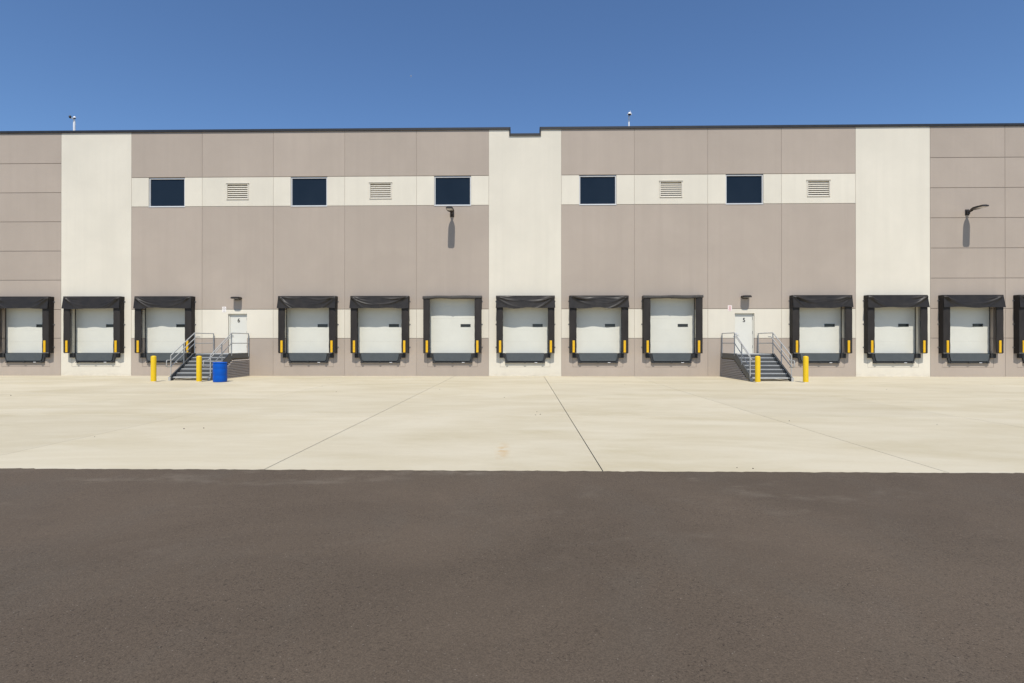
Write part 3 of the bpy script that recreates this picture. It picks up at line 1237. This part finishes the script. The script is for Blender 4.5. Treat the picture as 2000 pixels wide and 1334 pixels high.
# ------------------------------------------------------------------ the drum
drum = thing('plastic_drum', 'blue plastic drum standing by the stairs to door 6', 'drum', (-13.57, -4.52, 0))
b = MB()
r = 0.292
prof = [(0.0, 0.0), (r - 0.03, 0.0), (r - 0.012, 0.012), (r - 0.004, 0.05), (r, 0.10), (r, 0.28), (r - 0.003, 0.292), (r - 0.003, 0.30), (r, 0.312), (r, 0.57), (r - 0.003, 0.582), (r - 0.003, 0.59), (r, 0.602), (r - 0.001, 0.78), (r - 0.012, 0.815), (r - 0.012, 0.83), (r + 0.004, 0.84), (r + 0.006, 0.865), (r - 0.002, 0.88), (r - 0.03, 0.885), (r - 0.045, 0.87), (0.0, 0.865)]
b.lathe(prof, seg=40)
b.build('shell', M['blue'], drum, smooth=True)
for s in (-1, 1):
    b = MB()
    b.lathe([(0.0, 0.866), (0.035, 0.866), (0.035, 0.885), (0.0, 0.888)], (s * 0.17, 0, 0), 14)
    b.build('bung', M['blue'], drum, smooth=True)

# ------------------------------------------------------------------ wall lights
def build_flood(label, loc):
    o = thing('floodlight', label, 'floodlight', loc, 'dark area lights high on the wall')
    b = MB()
    b.box(-0.11, 0.11, -0.03, 0.0, -0.19, 0.11, 0.012)
    b.box(-0.075, 0.075, -0.13, -0.03, -0.16, 0.06, 0.02)
    b.build('wall_plate', M['lamp_dark'], o)
    b = MB()
    b.tube([(0, -0.10, -0.05), (0, -0.20, -0.03), (0, -0.34, 0.005)], 0.055, 12)
    b.build('arm', M['lamp_dark'], o, smooth=True)
    b = MB()
    pl = [(-0.05, -0.26), (0.05, -0.26), (0.12, -0.36), (0.172, -0.50), (0.178, -0.62), (0.178, -1.10), (0.16, -1.16), (0.10, -1.19), (-0.10, -1.19), (-0.16, -1.16), (-0.178, -1.10), (-0.178, -0.62), (-0.172, -0.50), (-0.12, -0.36)]
    b.prism(pl, 'z', 0.0, 0.055)
    b.prism([(x * 0.82, -0.70 + (y + 0.70) * 0.88) for x, y in pl], 'z', 0.055, 0.085)
    for i in range(7):
        b.box(-0.10, 0.10, -0.46 - 0.05 * i - 0.012, -0.46 - 0.05 * i, 0.085, 0.115)
    b.build('head', M['lamp_dark'], o)
    b = MB()
    b.box(-0.145, 0.145, -1.13, -0.72, -0.008, -0.001)
    b.build('lens', M['lens'], o)
    return o


fl = build_flood('dark floodlight sticking out below the window left of the central column', (-3.735, 0, 8.56))
copy_tree(fl, (22.93, 0, 8.53), 'dark floodlight sticking out of the banded panels at far right')


def build_pack(label, loc):
    o = thing('door_light', label, 'wall light', loc, 'small dark lights above the doors')
    b = MB()
    pl = [(-0.225, 0.0), (-0.225, -0.30), (-0.20, -0.37), (-0.12, -0.425), (0.12, -0.425), (0.20, -0.37), (0.225, -0.30), (0.225, 0.0)]
    b.prism(pl, 'z', 0.0, 0.07)
    b.prism([(x * 0.9, y * 0.9) for x, y in pl], 'z', 0.07, 0.095)
    b.build('housing', M['lamp_dark'], o)
    b = MB()
    b.box(-0.15, 0.15, -0.06, 0.0, -0.06, -0.001, 0.008)
    b.build('back_box', M['lamp_dark'], o)
    b = MB()
    b.box(-0.16, 0.16, -0.33, -0.10, -0.010, -0.001)
    b.build('lens', M['lens'], o)
    return o


pk = build_pack('small dark canopy light above the left door, over the blue drum', (bc(2) + 0.02, 0, 4.07))
copy_tree(pk, (bc(9) + 0.02, 0, 4.10), 'small dark canopy light above the right-hand door, nearest the pinkish sign')

# ------------------------------------------------------------------ small signs beside the doors (their print is too small to read)
def build_sign(label, loc, face, ink, ring):
    o = thing('wall_sign', label, 'sign', loc, 'small signs beside the doors')
    b = MB()
    b.box(-0.105, 0.105, -0.008, -0.001, -0.145, 0.145, 0.002)
    b.build('plate', M[face], o)
    b = MB()
    if ring:
        n = 20
        pts = [(0.062 * math.cos(2 * math.pi * i / n), -0.0095, 0.045 + 0.062 * math.sin(2 * math.pi * i / n)) for i in range(n + 1)]
        b.tube(pts, 0.011, 4)
        b.box(-0.03, 0.03, -0.0102, -0.0085, 0.035, 0.055)
    else:
        for i in range(4):
            w = (0.06, 0.045, 0.065, 0.05)[i]
            b.box(-w, w, -0.0095, -0.0085, 0.085 - i * 0.036, 0.105 - i * 0.036)
        b.box(-0.045, 0.045, -0.0095, -0.0085, -0.045, -0.03)
    for i in range(2):
        b.box(-0.075 + 0.015 * i, 0.075 - 0.01 * i, -0.0095, -0.0085, -0.085 - i * 0.03, -0.07 - i * 0.03)
    b.build('print', M[ink], o)
    return o


build_sign('small white wall sign left of door 6', (-15.852, 0, 3.52), 'plate_white', 'grey_print', True)
build_sign('small white wall sign with reddish print left of door 5', (10.766, 0, 3.56), 'plate_pink', 'red_print', False)

# ------------------------------------------------------------------ camera masts on the roof
def build_mast(label, loc, r_, hgt, two):
    o = thing('camera_mast', label, 'security camera', loc, 'security cameras on white masts above the parapet')
    b = MB()
    b.tube([(0, 0, -0.72), (0, 0, hgt)], r_, 12)
    b.build('mast', M['white'], o, smooth=True)
    b = MB()
    b.lathe([(0.0, hgt - 0.02), (0.03, hgt - 0.02), (0.03, hgt + 0.06), (0.0, hgt + 0.06)], seg=12)
    b.tube([(0, 0, hgt + 0.05), (0, -0.16, hgt + 0.09)], 0.022, 8)
    b.tube([(-0.11, -0.10, hgt + 0.10), (0.13, -0.10, hgt + 0.10)], 0.02, 8)
    b.build('bracket', M['frame_alu'], o)
    spots = ((-0.10, -0.16, 0.13), (0.13, -0.14, 0.09)) if two else ((0.0, -0.17, 0.10),)
    for i, (x, y, z) in enumerate(spots):
        b = MB()
        rr = 0.062 if two else 0.088
        b.lathe([(0, 0.09), (rr * .7, 0.085), (rr, 0.05), (rr, 0.0), (0, 0.0)], (x, y, hgt + z), 16)
        b.build('housing', M['white'] if (two and i) or not two else M['lamp_dark'], o, smooth=True)
        b = MB()
        pr = [(rr * .93 * math.cos(R(a)), -rr * .93 * math.sin(R(a))) for a in (0, 20, 40, 60, 75)] + [(0, -rr * .93)]
        b.lathe(pr, (x, y, hgt + z), 16)
        b.build('dome', M['rubber'], o, smooth=True)
    if not two:
        b = MB()
        b.box(0.035, 0.055, -0.13, -0.11, hgt + 0.15, hgt + 0.30)
        b.box(0.055, 0.12, -0.13, -0.11, hgt + 0.15, hgt + 0.185)
        b.build('antenna', M['white'], o)
    return o


build_mast('white mast with a cluster of security cameras above the far left cream column', (-24.45, 0.6, 13.07), 0.058, 0.78, True)
build_mast('thin white mast with one dark dome camera above the wall right of the notch', (5.65, 0.6, 13.07), 0.042, 0.72, False)

# ------------------------------------------------------------------ crumbs and pebbles, the daytime moon
def crumbs(name, mat, spots, label):
    b = MB()
    rnd = random.Random(5)
    for x, y, r_ in spots:
        bb = bmesh.new()
        bmesh.ops.create_icosphere(bb, subdivisions=1, radius=r_)
        for v in bb.verts:
            v.co *= rnd.uniform(0.7, 1.15)
            v.co.z *= 0.65
            v.co += Vector((x, y, r_ * 0.4))
        b._merge(bb)
    o = b.build(name, mat)
    return tag(o, label, 'pebbles', kind='stuff')


rnd = random.Random(11)
crumbs('pebbles', M['stone'], [(rnd.uniform(-7, 7), rnd.uniform(-26.6, -21.7), rnd.uniform(0.003, 0.007)) for _ in range(90)], 'tiny pale stones scattered on the dark asphalt')
sp = [(-6.9, -17.9, 0.016), (-6.55, -17.8, 0.015), (0.35, -15.0, 0.013), (0.42, -15.5, 0.016), (0.3, -15.6, 0.014), (-0.6, -11.3, 0.016), (-17.0, -11.0, 0.018), (3.0, -21.2, 0.010), (3.2, -21.25, 0.012), (7.2, -23.0, 0.012)]
sp += [(rnd.uniform(-24, 22), rnd.uniform(-20.5, -1), rnd.uniform(0.006, 0.016)) for _ in range(16)]
crumbs('dark_crumbs', M['dark_stone'], sp, 'tiny dark crumbs scattered on the pale concrete')

t = NT('moon_surface')
t.color((0.5, 0.5, 0.5))
t.set(rough=1.0, spec=0.0)
tr = t.n.new('ShaderNodeBsdfTransparent')
mx = t.n.new('ShaderNodeMixShader')
mx.inputs[0].default_value = 0.3
t.l.new(tr.outputs[0], mx.inputs[1])
t.l.new(t.bsdf.outputs[0], mx.inputs[2])
t.l.new(mx.outputs[0], t.n['Material Output'].inputs[0])
b = MB()
bmesh.ops.create_icosphere(b.bm, subdivisions=3, radius=6.5)
d = 4000.0
az = math.atan2(802.5 - 1000, 1080) - R(1.15)
moon = b.build('moon', t.m, None, (d * math.sin(az), -CAM_D + d * math.cos(az), d * (669.5 - 164.5) / 1080 * math.cos(az + R(1.15)) ** -1), smooth=True)
tag(moon, 'faint pale daytime moon in the blue sky above the warehouse', 'moon')
